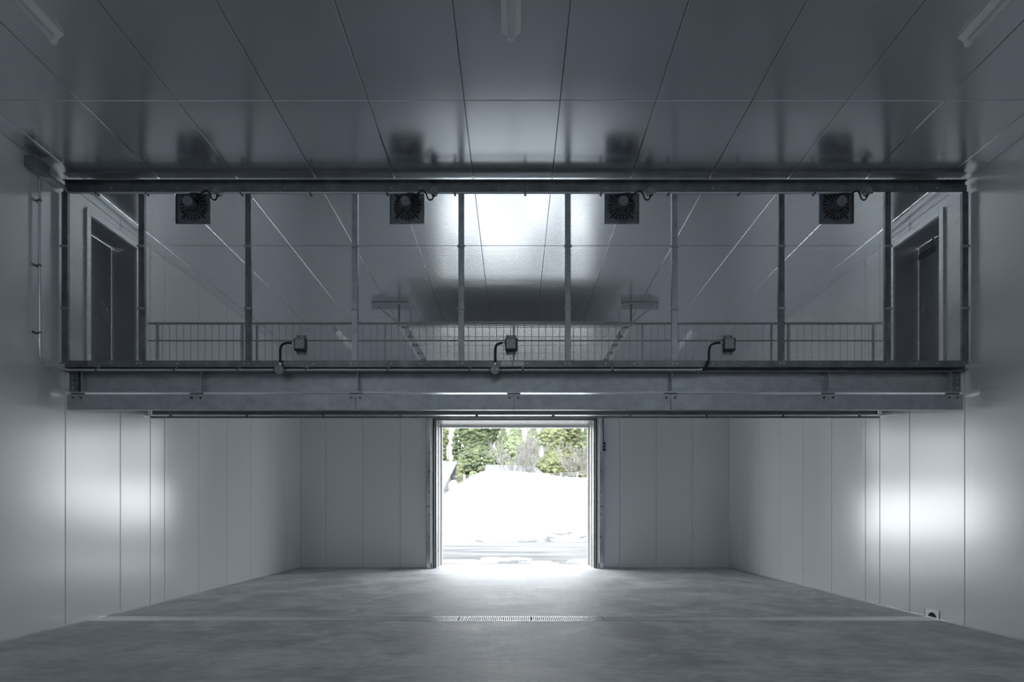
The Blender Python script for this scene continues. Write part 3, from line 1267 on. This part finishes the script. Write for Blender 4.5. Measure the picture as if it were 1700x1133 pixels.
# ------------------------------------------------------------------ ceiling lights
def light_fixture(x, y0, y1, label, up):
    z = zc((y0 + y1) / 2)
    sl = -.026
    t = thing('ceiling_light', (x, (y0 + y1) / 2, z), label, 'ceiling light', 'unlit strip lights on the ceiling')
    # profile (x, z below ceiling), a tray with sloping sides and a tube under it
    prof = [(-.075, 0), (-.085, -.02), (-.035, -.055), (.035, -.055), (.085, -.02), (.075, 0)]
    n = len(prof)
    vs = [(x + a, y, zc(y) + c - .0015) for y in (y0, y1) for a, c in prof]
    b = MB()
    b.add(vs, [(i, (i + 1) % n, n + (i + 1) % n, n + i) for i in range(n)] + [tuple(range(n)), tuple(range(n, 2 * n))])
    b.build('tray', M['white'], t)
    b = MB()
    b.cyl((x, y0 + .04, zc(y0) - .082), (x, y1 - .04, zc(y1) - .082), .026, 16)
    b.build('tube', M['lens'], t)
    for ya in (y0, y1 - .045):
        b = MB()
        b.prism([(x + .034 * math.cos(2 * PI * k / 14), zc(ya) - .075 + .038 * math.sin(2 * PI * k / 14)) for k in range(14)], 'y', ya, ya + .045)
        b.build('end_cap', M['white'], t, bevel=.004)
    return t


light_fixture(-4.14, 3.72, 5.02, 'white strip light at the top left corner of the ceiling', True)
light_fixture(-0.035, 3.72, 5.0, 'white strip light at the top middle of the ceiling', True)
light_fixture(4.09, 3.72, 5.05, 'white strip light at the top right corner of the ceiling', True)
light_fixture(-4.02, 12.45, 13.75, 'far strip light seen through the railing, left of the overhead door', True)
light_fixture(4.02, 12.45, 13.75, 'far strip light seen through the railing, right of the overhead door', True)

# added strip lights, unseen behind the camera, to brighten steel and far wall
FILL_W = 5.5
M['lit'] = mat('fill_tube', (0.9, 0.9, 0.9), 0.4)
M['lit'].node_tree.nodes['Principled BSDF'].inputs['Emission Color'].default_value = (0.9, 0.95, 1, 1)
M['lit'].node_tree.nodes['Principled BSDF'].inputs['Emission Strength'].default_value = 4.0
for i, (lx, ly) in enumerate(((-4.1, 0.6), (0, 0.6), (4.1, 0.6), (-4.1, -2.6), (0, -2.6), (4.1, -2.6))):
    lab = 'added unseen fill strip light behind the camera, %s of the %s row' % (('left', 'middle', 'right')[i % 3], ('near', 'rear')[i // 3])
    t = light_fixture(lx, ly - .65, ly + .65, lab, True)
    t['group'] = 'added fill lights behind the camera'
    for ch in [o for o in bpy.data.objects if o.parent == t and o.name.startswith('tube')]:
        ch.data.materials[0] = M['lit']
    ld = bpy.data.lights.new('fill_lamp', 'AREA')
    ld.shape = 'RECTANGLE'
    ld.size, ld.size_y = .12, 1.25
    ld.energy = FILL_W
    ld.color = (0.86, 0.93, 1.0)
    lo = bpy.data.objects.new('fill_lamp', ld)
    lo.location = (0, 0, -.125)
    lo.parent = t
    COL.objects.link(lo)

# ------------------------------------------------------------------ floor drain
t = thing('floor_drain', (0, 7.7, 0), 'long steel grated drain across the concrete floor from wall to wall', 'drain')
b = MB()
b.box(-HW + .005, HW - .005, FY0 + .001, FY0 + .012, -.1, .003)
b.box(-HW + .005, HW - .005, FY1 - .012, FY1 - .001, -.1, .003)
b.build('frame', M['zinc'], t)
b = MB()
b.box(-HW + .005, HW - .005, FY0 + .012, FY1 - .012, -.119, -.115)
b.build('channel', M['hole'], t)
xg = -HW + .01
k = 0
while xg < HW - .05:
    x1 = min(xg + .995, HW - .01)
    b = MB()
    x = xg + .012
    while x < x1 - .006:
        b.box(x, x + .009, FY0 + .018, FY1 - .018, -.03, .003)
        x += .0265
    for yy in (FY0 + .014, FY1 - .019, (FY0 + FY1) / 2 - .06, (FY0 + FY1) / 2 + .06):
        b.box(xg, x1, yy, yy + .005, -.03, .0015)
    b.build('grate_section', M['bars'], t)
    xg += 1.0
t = thing('drain_outlet', (HW, 7.72, 0), 'small plate with a dark half round hole at the foot of the right wall', 'pipe outlet')
b = MB()
X = HW - .004
n = 16
ya, yb, zt_ = 7.6, 7.86, .115
r0 = .082
yc = 7.72
outer = [(ya, 0), (ya, zt_), (yb, zt_), (yb, 0)]
vs, fs = [], []
for i in range(n + 1):
    a = PI * i / n
    c_, s_ = math.cos(a), math.sin(a)
    kx = (yb - yc) / abs(c_) if abs(c_) > 1e-4 and c_ > 0 else ((yc - ya) / abs(c_) if abs(c_) > 1e-4 else 9)
    kz = zt_ / s_ if s_ > 1e-4 else 9
    kk = min(kx, kz)
    vs += [(X, yc + r0 * c_, .004 + r0 * s_), (X, yc + kk * c_, min(zt_, .004 + kk * s_))]
for i in range(n):
    fs.append((2 * i, 2 * i + 1, 2 * i + 3, 2 * i + 2))
m_ = len(vs)
vs += [(x - .003, y, z) for x, y, z in vs]
fs += [tuple(m_ + q for q in f[::-1]) for f in fs[:]]
b.add(vs, fs)
fr_ = MB()
b.box(HW - .012, HW - .001, ya - .008, ya, 0.001, zt_ + .01)
b.box(HW - .012, HW - .001, yb, yb + .008, 0.001, zt_ + .01)
b.box(HW - .012, HW - .001, ya, yb, zt_, zt_ + .006)
b.build('cover_plate', M['plate'], t)
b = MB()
b.prism([(yc + r0 * math.cos(PI * i / n), .004 + r0 * math.sin(PI * i / n)) for i in range(n + 1)], 'x', HW - .0035, HW - .001)  # flat dark sheet in place of the shade inside the hole
b.build('mouth_shade', M['hole'], t)

# ------------------------------------------------------------------ outside
M['snow'] = mat('old_snow', (0.88, 0.88, 0.89), 0.7)
_nt = M['snow'].node_tree
_g = _nt.nodes.new('ShaderNodeNewGeometry')
_sep = _nt.nodes.new('ShaderNodeSeparateXYZ')
_nt.links.new(_g.outputs['Position'], _sep.inputs[0])
_mp = _nt.nodes.new('ShaderNodeMapping')
_mp.inputs['Scale'].default_value = (.5, .8, 2.2)
_nt.links.new(_g.outputs['Position'], _mp.inputs['Vector'])
_n = _nt.nodes.new('ShaderNodeTexNoise')
_n.inputs['Scale'].default_value = 1.3
_n.inputs['Detail'].default_value = 9
_n.inputs['Roughness'].default_value = .65
_n.inputs['Distortion'].default_value = 1.2
_nt.links.new(_mp.outputs['Vector'], _n.inputs['Vector'])
# snow darkens in patches low on the bank and towards its right side
_h = _nt.nodes.new('ShaderNodeMath'); _h.operation = 'MULTIPLY'; _h.inputs[1].default_value = .10
_nt.links.new(_sep.outputs['Z'], _h.inputs[0])
_x = _nt.nodes.new('ShaderNodeMath'); _x.operation = 'MULTIPLY'; _x.inputs[1].default_value = -.014
_nt.links.new(_sep.outputs['X'], _x.inputs[0])
_s = _nt.nodes.new('ShaderNodeMath'); _s.operation = 'ADD'
_nt.links.new(_n.outputs['Fac'], _s.inputs[0]); _nt.links.new(_h.outputs[0], _s.inputs[1])
_s2 = _nt.nodes.new('ShaderNodeMath'); _s2.operation = 'ADD'
_nt.links.new(_s.outputs[0], _s2.inputs[0]); _nt.links.new(_x.outputs[0], _s2.inputs[1])
_cr = _nt.nodes.new('ShaderNodeValToRGB')
_e = _cr.color_ramp.elements
_e[0].position = .39; _e[0].color = (.05, .052, .055, 1)
_e[1].position = .57; _e[1].color = (.88, .88, .89, 1)
_q = _e.new(.48); _q.color = (.17, .175, .18, 1)
_nt.links.new(_s2.outputs[0], _cr.inputs['Fac'])
_nt.links.new(_cr.outputs['Color'], _nt.nodes['Principled BSDF'].inputs['Base Color'])
M['asphalt'] = ramp_material('wet_asphalt', [(0.35, (0.045, 0.048, 0.05)), (0.5, (0.075, 0.078, 0.08)), (0.65, (0.12, 0.123, 0.125))], 0.5, 0.8, (.5, 1.5, 1), 8, 0.0)
M['asphalt'].node_tree.nodes['Principled BSDF'].inputs['Specular IOR Level'].default_value = .15
M['slush'] = mat('slush', (0.85, 0.86, 0.87), 0.5)
g = MB()
g.box(-60, 60, YO, 140, -.25, -.02)
struct(g.build('ground', M['asphalt']))


# thin slush patches by the threshold
def patch(cx, cy_, rx, ry, seed):
    rnd = random.Random(seed)
    n = 40
    top, bot = [], []
    ph = [rnd.uniform(0, 6.28) for _ in range(4)]
    for i in range(n):
        a = 2 * PI * i / n
        k = 1 + .22 * math.sin(2 * a + ph[0]) + .16 * math.sin(3 * a + ph[1]) + .09 * math.sin(5 * a + ph[2]) + .05 * math.sin(9 * a + ph[3])
        top.append((cx + rx * k * .97 * math.cos(a), cy_ + ry * k * .97 * math.sin(a), .0))
        bot.append((cx + rx * k * math.cos(a), cy_ + ry * k * math.sin(a), -.02))
    b = MB()
    b.add(top + bot, [tuple(range(n))] + [(i, n + i, n + (i + 1) % n, (i + 1) % n) for i in range(n)], False)
    return b


for i, (cx_, cy2, rx, ry, lab) in enumerate([
        (-1.85, 17.3, 1.0, .75, 'white slush patch on the wet ground at the left of the doorway'),
        (-.38, 18.3, .68, .8, 'white slush patch on the wet ground in the middle of the doorway'),
        (.75, 17.0, .55, .5, 'small white slush patch right of the middle of the doorway'),
        (2.3, 17.4, .75, .8, 'white slush patch on the wet ground at the right of the doorway')]):
    o = patch(cx_, cy2, rx, ry, i + 3).build('slush_patch', M['slush'])
    tag(o, lab, 'snow', 'slush patches outside the doorway')

# snow bank
crest = [(-46, 2.2), (-30, 3.2), (-18, 3.4), (-9, 2.6), (-5.6, 2.2), (-4.75, 2.65), (-3.7, 3.45), (-2.6, 4.05), (-1.75, 4.32), (-1, 4.34), (.4, 4.22), (1.75, 4.1), (3.2, 3.9), (4.0, 3.82), (4.75, 3.86), (7, 3.8), (12, 3.4), (20, 3.6), (32, 3.2), (46, 2.2)]  # unseen outer ends raised and lengthened to brighten the side-wall reflections


def crest_h(x):
    for (a, ha), (c, hc) in zip(crest[:-1], crest[1:]):
        if a <= x <= c:
            t_ = (x - a) / (c - a)
            t_ = t_ * t_ * (3 - 2 * t_) * .5 + t_ * .5
            return ha + (hc - ha) * t_
    return .5


def snow_bank():
    nx, ny = 480, 90
    vs, fs = [], []
    for j in range(ny + 1):
        v = j / ny
        for i in range(nx + 1):
            x = -42 + 84 * i / nx
            y = 30.2 + 13 * v + .5 * noise.noise(Vector((x * .35, 3, 0)))
            H = crest_h(x)
            t_ = v / .46
            if t_ <= 1:
                # steep broken lip then a smooth slope
                lip = .16 + .06 * noise.noise(Vector((x * .5, 0, 7)))
                base = min(1, t_ / .035)
                h = H * (lip * base + (1 - lip) * (math.sin(min(1, t_) * PI / 2) ** .95))
            else:
                h = H * max(0, math.cos((v - .46) / .54 * PI / 2))
            amp = min(1, t_ * 4) * (.1 + .25 * max(0, 1 - t_ * 1.6))
            pos = Vector((x * .7, y * .7, h * .8))
            side = max(0, min(1, (x + .5) / 3))
            h += amp * (.55 * noise.noise(pos) + (.5 + 1.0 * side) * .6 * abs(noise.noise(pos * 2.3)) - .1 + .25 * noise.noise(pos * 5) * (0.3 + side))
            if t_ > .75:
                h = min(h, H + .02)
            if j == 0 or j == ny:
                h = -.05
            vs.append((x, y, max(-.05, h)))
    w = nx + 1
    for j in range(ny):
        for i in range(nx):
            fs.append((j * w + i, j * w + i + 1, (j + 1) * w + i + 1, (j + 1) * w + i))
    b = MB()
    b.add(vs, fs, True)
    o = b.build('snow_bank', M['snow'])
    tag(o, 'big heaped bank of white snow outside the open doorway', 'snow bank')


snow_bank()


# trees
def leafmat(name, c0, c1, c2):
    return ramp_material(name, [(0.3, c0), (0.5, c1), (0.7, c2)], 1.6, 0.8, (1, 1, 1), 6, 0.0)


M['leaf_a'] = leafmat('cedar_green', (0.025, 0.040, 0.021), (0.053, 0.070, 0.030), (0.088, 0.099, 0.044))
M['leaf_b'] = leafmat('cedar_golden', (0.040, 0.053, 0.025), (0.079, 0.090, 0.037), (0.123, 0.123, 0.057))
M['leaf_c'] = leafmat('pale_green', (0.07, 0.10, 0.055), (0.12, 0.155, 0.07), (0.17, 0.195, 0.10))  # the bush's own pale leaves; on far trees the haze put into colour
M['bark'] = mat('grey_bark', (0.14, 0.12, 0.1), 0.9)
M['palebark'] = mat('pale_bark', (0.15, 0.145, 0.135), 0.9)


def conifer(x, y, w, h, z0, m, seed, label, n=1500, fan=.42):
    """cedar: rounded drooping clumps of foliage on a tapering crown"""
    rnd = random.Random(seed)
    t = thing('evergreen_tree', (x, y, -.02), label, 'tree', 'evergreen trees behind the snow bank')
    b = MB()
    b.cyl((x, y, -.02), (x, y, h * .9), .3, 10, r2=.06)
    b.build('trunk', M['bark'], t)
    b = MB()
    ico = []
    ph = (1 + 5 ** .5) / 2
    for a in (-1, 1):
        for c in (-ph, ph):
            ico += [(0, a, c), (a, c, 0), (c, 0, a)]
    import bmesh
    bm = bmesh.new()
    bmesh.ops.create_icosphere(bm, subdivisions=1, radius=1)
    iv = [v.co.copy() for v in bm.verts]
    ifc = [tuple(v.index for v in f.verts) for f in bm.faces]
    bm.free()
    for k in range(n):
        u = rnd.random() ** .85
        z = z0 + (h - z0) * u
        prof = (1 - u) ** .55 * (.78 + .22 * math.sin(u * 24 + seed)) if u > .12 else .75 + u * 1.6
        rad = w / 2 * prof * (.72 + .28 * rnd.random() ** .5) * (1 + .18 * noise.noise(Vector((k * .01, z * .8, seed))))
        a = rnd.uniform(0, 2 * PI)
        if math.sin(a) > .35 and rnd.random() < .7:
            a = -a
        c = Vector((x + rad * math.cos(a), y + rad * math.sin(a), z))
        s = fan * rnd.uniform(.5, 1.1)
        rot = Matrix.Rotation(rnd.uniform(0, 6.28), 3, 'Z') @ Matrix.Rotation(rnd.uniform(-.6, .6), 3, 'X')
        vs = []
        for q in iv:
            kk = 1 + .45 * noise.noise(q * 2.2 + Vector((k, 0, 0)))
            vs.append(c + rot @ Vector((q.x * s * kk, q.y * s * kk, q.z * s * .62 * kk)))
        b.add(vs, ifc, False)
    b.build('foliage', m, t)
    return t


def bare_tree(x, y, h, spread, seed, label, m, z0=0, depth=6):
    rnd = random.Random(seed)
    t = thing('bare_tree', (x, y, -.02), label, 'tree', 'bare pale trees behind the snow bank')
    b = MB()

    def grow(p, d, ln, r, lv):
        r = max(r, .012)
        pts = [p]
        q = p.copy()
        dd = d.copy()
        for k in range(3):
            dd = (dd + Vector((rnd.uniform(-.16, .16), rnd.uniform(-.16, .16), .05))).normalized()
            q = q + dd * ln / 3
            pts.append(q.copy())
        b.tube(pts, [r, r * .9, r * .78, r * .66], 5 if lv < 3 else 3, cap=False)
        if lv >= depth:
            return
        for k in range(rnd.choice((2, 3, 3)) if lv else 4):
            ax = Vector((rnd.uniform(-1, 1), rnd.uniform(-1, 1), rnd.uniform(-.2, .5))).normalized()
            nd = (dd * 1.0 + ax * spread).normalized()
            grow(pts[-1] if k < 2 else pts[2], nd, ln * rnd.uniform(.62, .85), r * .6, lv + 1)
    grow(Vector((x, y, -.02)), Vector((0, 0, 1)), h * .36, .2, 0)
    b.build('branches', m, t)
    return t


TY = 58
tx = lambda px, d: (px - VX) * d / F
tz = lambda py, d: CH + (VY - py) * d / F
conifer(tx(731, 62), 62, 2.4, 16, .6, M['leaf_b'], 5, 'ochre green evergreen at the left edge of the doorway view', 1000)
conifer(tx(796, 60), 60, 6.4, 18, .8, M['leaf_a'], 6, 'large dark green evergreen left of the middle of the doorway', 3000)
conifer(tx(764, 76), 76, 3.0, 22, .6, M['leaf_a'], 15, 'narrow dark evergreen just right of the bright sky gap', 900)
conifer(tx(833, 96), 96, 6.0, 17, .8, M['leaf_c'], 31, 'hazy evergreen far behind the large dark one', 1100, .5)  # haze comes from the pale leaf colour
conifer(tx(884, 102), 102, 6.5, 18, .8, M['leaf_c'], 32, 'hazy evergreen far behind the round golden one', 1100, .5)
conifer(tx(764, 54.5), 54.5, 1.9, 6.4, .4, M['leaf_b'], 7, 'low golden evergreen bush beside the steep roofed house', 500, .3)
conifer(tx(785, 49.2), 49.2, 2.0, 5.2, .4, M['leaf_c'], 8, 'pale green bush in front of the large evergreen', 500, .26)
conifer(tx(778, 68), 68, 3.6, 9, .4, M['leaf_a'], 41, 'dark low evergreen in the gap left of the large one', 900, .4)
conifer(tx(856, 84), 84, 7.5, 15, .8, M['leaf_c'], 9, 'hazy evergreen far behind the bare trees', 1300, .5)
conifer(tx(918, 57), 57, 4.3, 13.5, .8, M['leaf_b'], 10, 'round golden green evergreen right of the middle of the doorway', 2400)
conifer(tx(946, 71), 71, 5.2, 18, .8, M['leaf_b'], 11, 'tall golden evergreen behind the round one on the right', 1700)
conifer(tx(982, 61), 61, 4.6, 14, .6, M['leaf_a'], 12, 'dark evergreen at the right edge of the doorway view', 1500)
bare_tree(tx(872, 47.2), 47.2, 6.8, .4, 21, 'bare pale tree with spreading branches in front of the low roof', M['palebark'], depth=7)
bare_tree(tx(848, 70), 70, 14, .5, 22, 'tall whitish bare tree behind the low roof', M['palebark'], depth=7)
bare_tree(tx(961, 46.8), 46.8, 6.2, .4, 23, 'bare pale tree in front of the dark evergreen on the right', M['palebark'], depth=7)

# added unseen evergreens on both sides, darkening the upper side-wall reflections
proto = None
rb_ = random.Random(77)
for sd_, side in ((-1, 'left'), (1, 'right')):
    for k in range(9):
        x_, y_ = sd_ * (16.5 + k * 4.6), 54.5 + 5 * (k % 2)
        lab = 'added unseen tall evergreen in the belt %s of the doorway view, %s counted outwards' % (side, ('first', 'second', 'third', 'fourth', 'fifth', 'sixth', 'seventh', 'eighth', 'ninth')[k])
        if proto is None:
            proto = conifer(x_, y_, 5.6, 17, .5, M['leaf_a'], 51, lab, 1400, .6)
            c = proto
        else:
            c = copy_tree(proto)
            c.location = (x_, y_, -.02)
            c.rotation_euler.z = rb_.uniform(0, 6.28)
            c.scale = [rb_.uniform(.9, 1.15)] * 3
            c['label'] = lab
        c['group'] = 'added belt of evergreens %s of the doorway view' % side

# steep roofed house on the left
M['roof'] = mat('grey_metal_roof', (0.17, 0.175, 0.19), 0.45, 0.2)
M['roofdark'] = mat('grey_tile_roof', (0.075, 0.077, 0.083), 0.6, 0.1)
M['plaster'] = mat('pale_plaster', (0.2, 0.2, 0.205), 0.8)
HY = 46
t = thing('house', (tx(735, HY), HY + 3, 0), 'house with a steep ribbed metal roof at the left edge of the doorway', 'house')
xr_ = tx(751.5, HY)
ze, zr = tz(812, HY), tz(760, HY)
b = MB()
# roof slope facing the camera; ridge runs along x
vs = [(xr_ - 9, HY, ze), (xr_ - .35 - .05, HY, ze), (xr_ + .2, HY + 3.4, zr), (xr_ - 9, HY + 3.4, zr),
      (xr_ - 9, HY + 6.8, ze), (xr_ - .4, HY + 6.8, ze)]
vs = [(xr_ - 9, HY, ze), (xr_ - .75, HY, ze), (xr_, HY + 3.4, zr), (xr_ - 9, HY + 3.4, zr), (xr_ - 9, HY + 6.8, ze), (xr_ - .75, HY + 6.8, ze)]
vs2 = [(x, y, z - .15) for x, y, z in vs]
b.add(vs + vs2, [(0, 1, 2, 3), (3, 2, 5, 4), (6, 9, 8, 7), (9, 10, 11, 8), (0, 6, 7, 1), (1, 7, 8, 2), (2, 8, 11, 5), (4, 5, 11, 10), (0, 3, 9, 6), (3, 4, 10, 9)])
for k in range(11):
    f = k / 11
    b.box(xr_ - 9, xr_ - .75 * (1 - f), HY + 3.4 * f - .03, HY + 3.4 * f + .03, ze + (zr - ze) * f - .02, ze + (zr - ze) * f + .05)
b.build('roof', M['roof'], t)
b = MB()
b.box(xr_ - 8.6, xr_ - .75, HY + .3, HY + 6.5, -.02, ze)
b.prism([(HY + .3, ze), (HY + 3.4, zr - .2), (HY + 6.5, ze)], 'x', xr_ - 8.6, xr_ - .72)
b.build('wall', M['plaster'], t)
b = MB()
for x in (-1.5, -2.6):
    b.box(xr_ + x, xr_ + x + .6, HY + .26, HY + .3, ze - 1.3, ze - .4)
b.build('window', M['darkmetal'], t)
# a snow covered shrub beside it
o = MB()
import bmesh as _bm
bm = _bm.new()
_bm.ops.create_icosphere(bm, subdivisions=3, radius=1)
for v in bm.verts:
    k = 1 + .25 * noise.noise(v.co * 2.4)
    v.co = Vector((v.co.x * .38 * k, v.co.y * .38 * k, v.co.z * .45 * k))
bm.verts.ensure_lookup_table()
c = Vector((tx(753, 44), 44, tz(808, 44)))
o.add([v.co + c for v in bm.verts], [tuple(v.index for v in f.verts) for f in bm.faces], True)
bm.free()
o.cyl((c.x, c.y, -.02), (c.x, c.y, c.z), .12, 8)
tag(o.build('snowy_shrub', M['slush']), 'round snow covered shrub below the steep roofed house', 'shrub')

# low house behind the bank
t = thing('house', (tx(850, 50), 53, 0), 'low house with a broad grey tiled roof just above the snow bank', 'house')
HZ = 50
b = MB()
A = (tx(795, HZ), HZ, tz(780, HZ))
B_ = (tx(908, HZ), HZ, tz(790, HZ))
zr2, ze2 = tz(772, HZ + 2), tz(791, HZ)
xa, xb = tx(793, HZ), tx(908, HZ)
ra, rb = tx(806, HZ + 2.6), tx(886, HZ + 2.6)
vs = [(xa + .6, HZ - .1, ze2), (xb, HZ - .1, ze2), (rb, HZ + 2.6, zr2), (ra, HZ + 2.6, zr2 + .05), (xa + .6, HZ + 5.3, ze2), (xb, HZ + 5.3, ze2)]
vs2 = [(x, y, z - .14) for x, y, z in vs]
b.add(vs + vs2, [(0, 1, 2, 3), (3, 2, 5, 4), (1, 5, 2), (0, 3, 4), (6, 9, 8, 7), (9, 10, 11, 8), (7, 8, 11), (6, 10, 9), (0, 6, 7, 1), (1, 7, 11, 5), (5, 11, 10, 4), (4, 10, 6, 0)])
b.build('roof', M['roofdark'], t)
b = MB()
b.box(xa + 1.0, xb - .5, HZ + .3, HZ + 5, -.02, ze2 - .05)
b.box(xa + .1, xa + 1.0, HZ + .9, HZ + 4.4, -.02, tz(782, HZ))
b.build('wall', M['plaster'], t)

# white shed-like tower glimpsed between the bare trees
t = thing('building', (tx(849, 116), 116, 0), 'white building glimpsed between the bare trees above the low roof', 'building')
b = MB()
b.box(tx(842, 116), tx(857, 116), 116, 120, -.02, tz(757, 116))
b.build('wall', M['slush'], t)
b = MB()
b.box(tx(848, 116), tx(850.5, 116), 115.95, 116, tz(764, 116), tz(760, 116))
b.build('window', M['darkmetal'], t)

# wire fence with posts behind the bank
M['fence'] = mat('pale_fence', (0.16, 0.16, 0.16), 0.6)
t = thing('wire_fence', (tx(940, 45), 45, 0), 'thin wire fence on posts above the right shoulder of the snow bank', 'fence')
x0, x1 = tx(905, 45), tx(985, 45)
for k in range(4):
    x = x0 + (x1 - x0) * k / 3
    b = MB()
    b.box(x - .05, x + .05, 44.95, 45.05, -.02, tz(784 + (2 - k), 45))
    b.build('post', M['fence'], t)
for k in range(3):
    b = MB()
    b.tube([(x0, 45, tz(787 + k * 2.2, 45)), (x1, 45, tz(783.5 + k * 2.2, 45))], .018, 5)
    b.build('wire', M['fence'], t)
t = thing('wire_fence', (tx(775, 47), 47, 0), 'thin wire fence on posts between the two houses, left of the snow bank', 'fence')
x0, x1 = tx(752, 47), tx(798, 47)
for px in (771, 798):
    x = tx(px, 47)
    b = MB()
    b.box(x - .06, x + .06, 46.94, 47.06, -.02, tz(789, 47))
    b.build('post', M['slush'], t)
for k in range(4):
    b = MB()
    b.tube([(x0, 47, tz(791 + k * 3.2, 47)), (x1, 47, tz(791 + k * 3.2, 47))], .018, 5)
    b.build('wire', M['fence'], t)
M['red'] = mat('faded_red', (0.2, 0.06, 0.07), 0.5)
t = thing('shed_roof', (tx(972, 44), 44.5, 0), 'low reddish roof edge at the right behind the snow bank', 'roof')
b = MB()
b.prism([(43.8, tz(794, 44)), (45.2, tz(791.5, 44)), (46.6, tz(794, 44))], 'x', tx(963, 44), tx(1000, 44))
b.build('roof', M['red'], t)
b = MB()
b.box(tx(965, 44), tx(998, 44), 44.1, 46.3, -.02, tz(794.2, 44))
b.build('wall', M['plaster'], t)
# utility pole
t = thing('utility_pole', (tx(743, 70), 70, 0), 'pale pole rising in the bright gap at the left of the trees', 'pole')
b = MB()
b.cyl((tx(744.5, 70), 70, -.02), (tx(744.5, 70), 70, 14), .16, 10, r2=.11)
b.build('shaft', M['fence'], t)
b = MB()
b.box(tx(744.5, 70) - .9, tx(744.5, 70) + .9, 69.95, 70.05, 12.6, 12.75)
b.build('cross_arm', M['fence'], t)
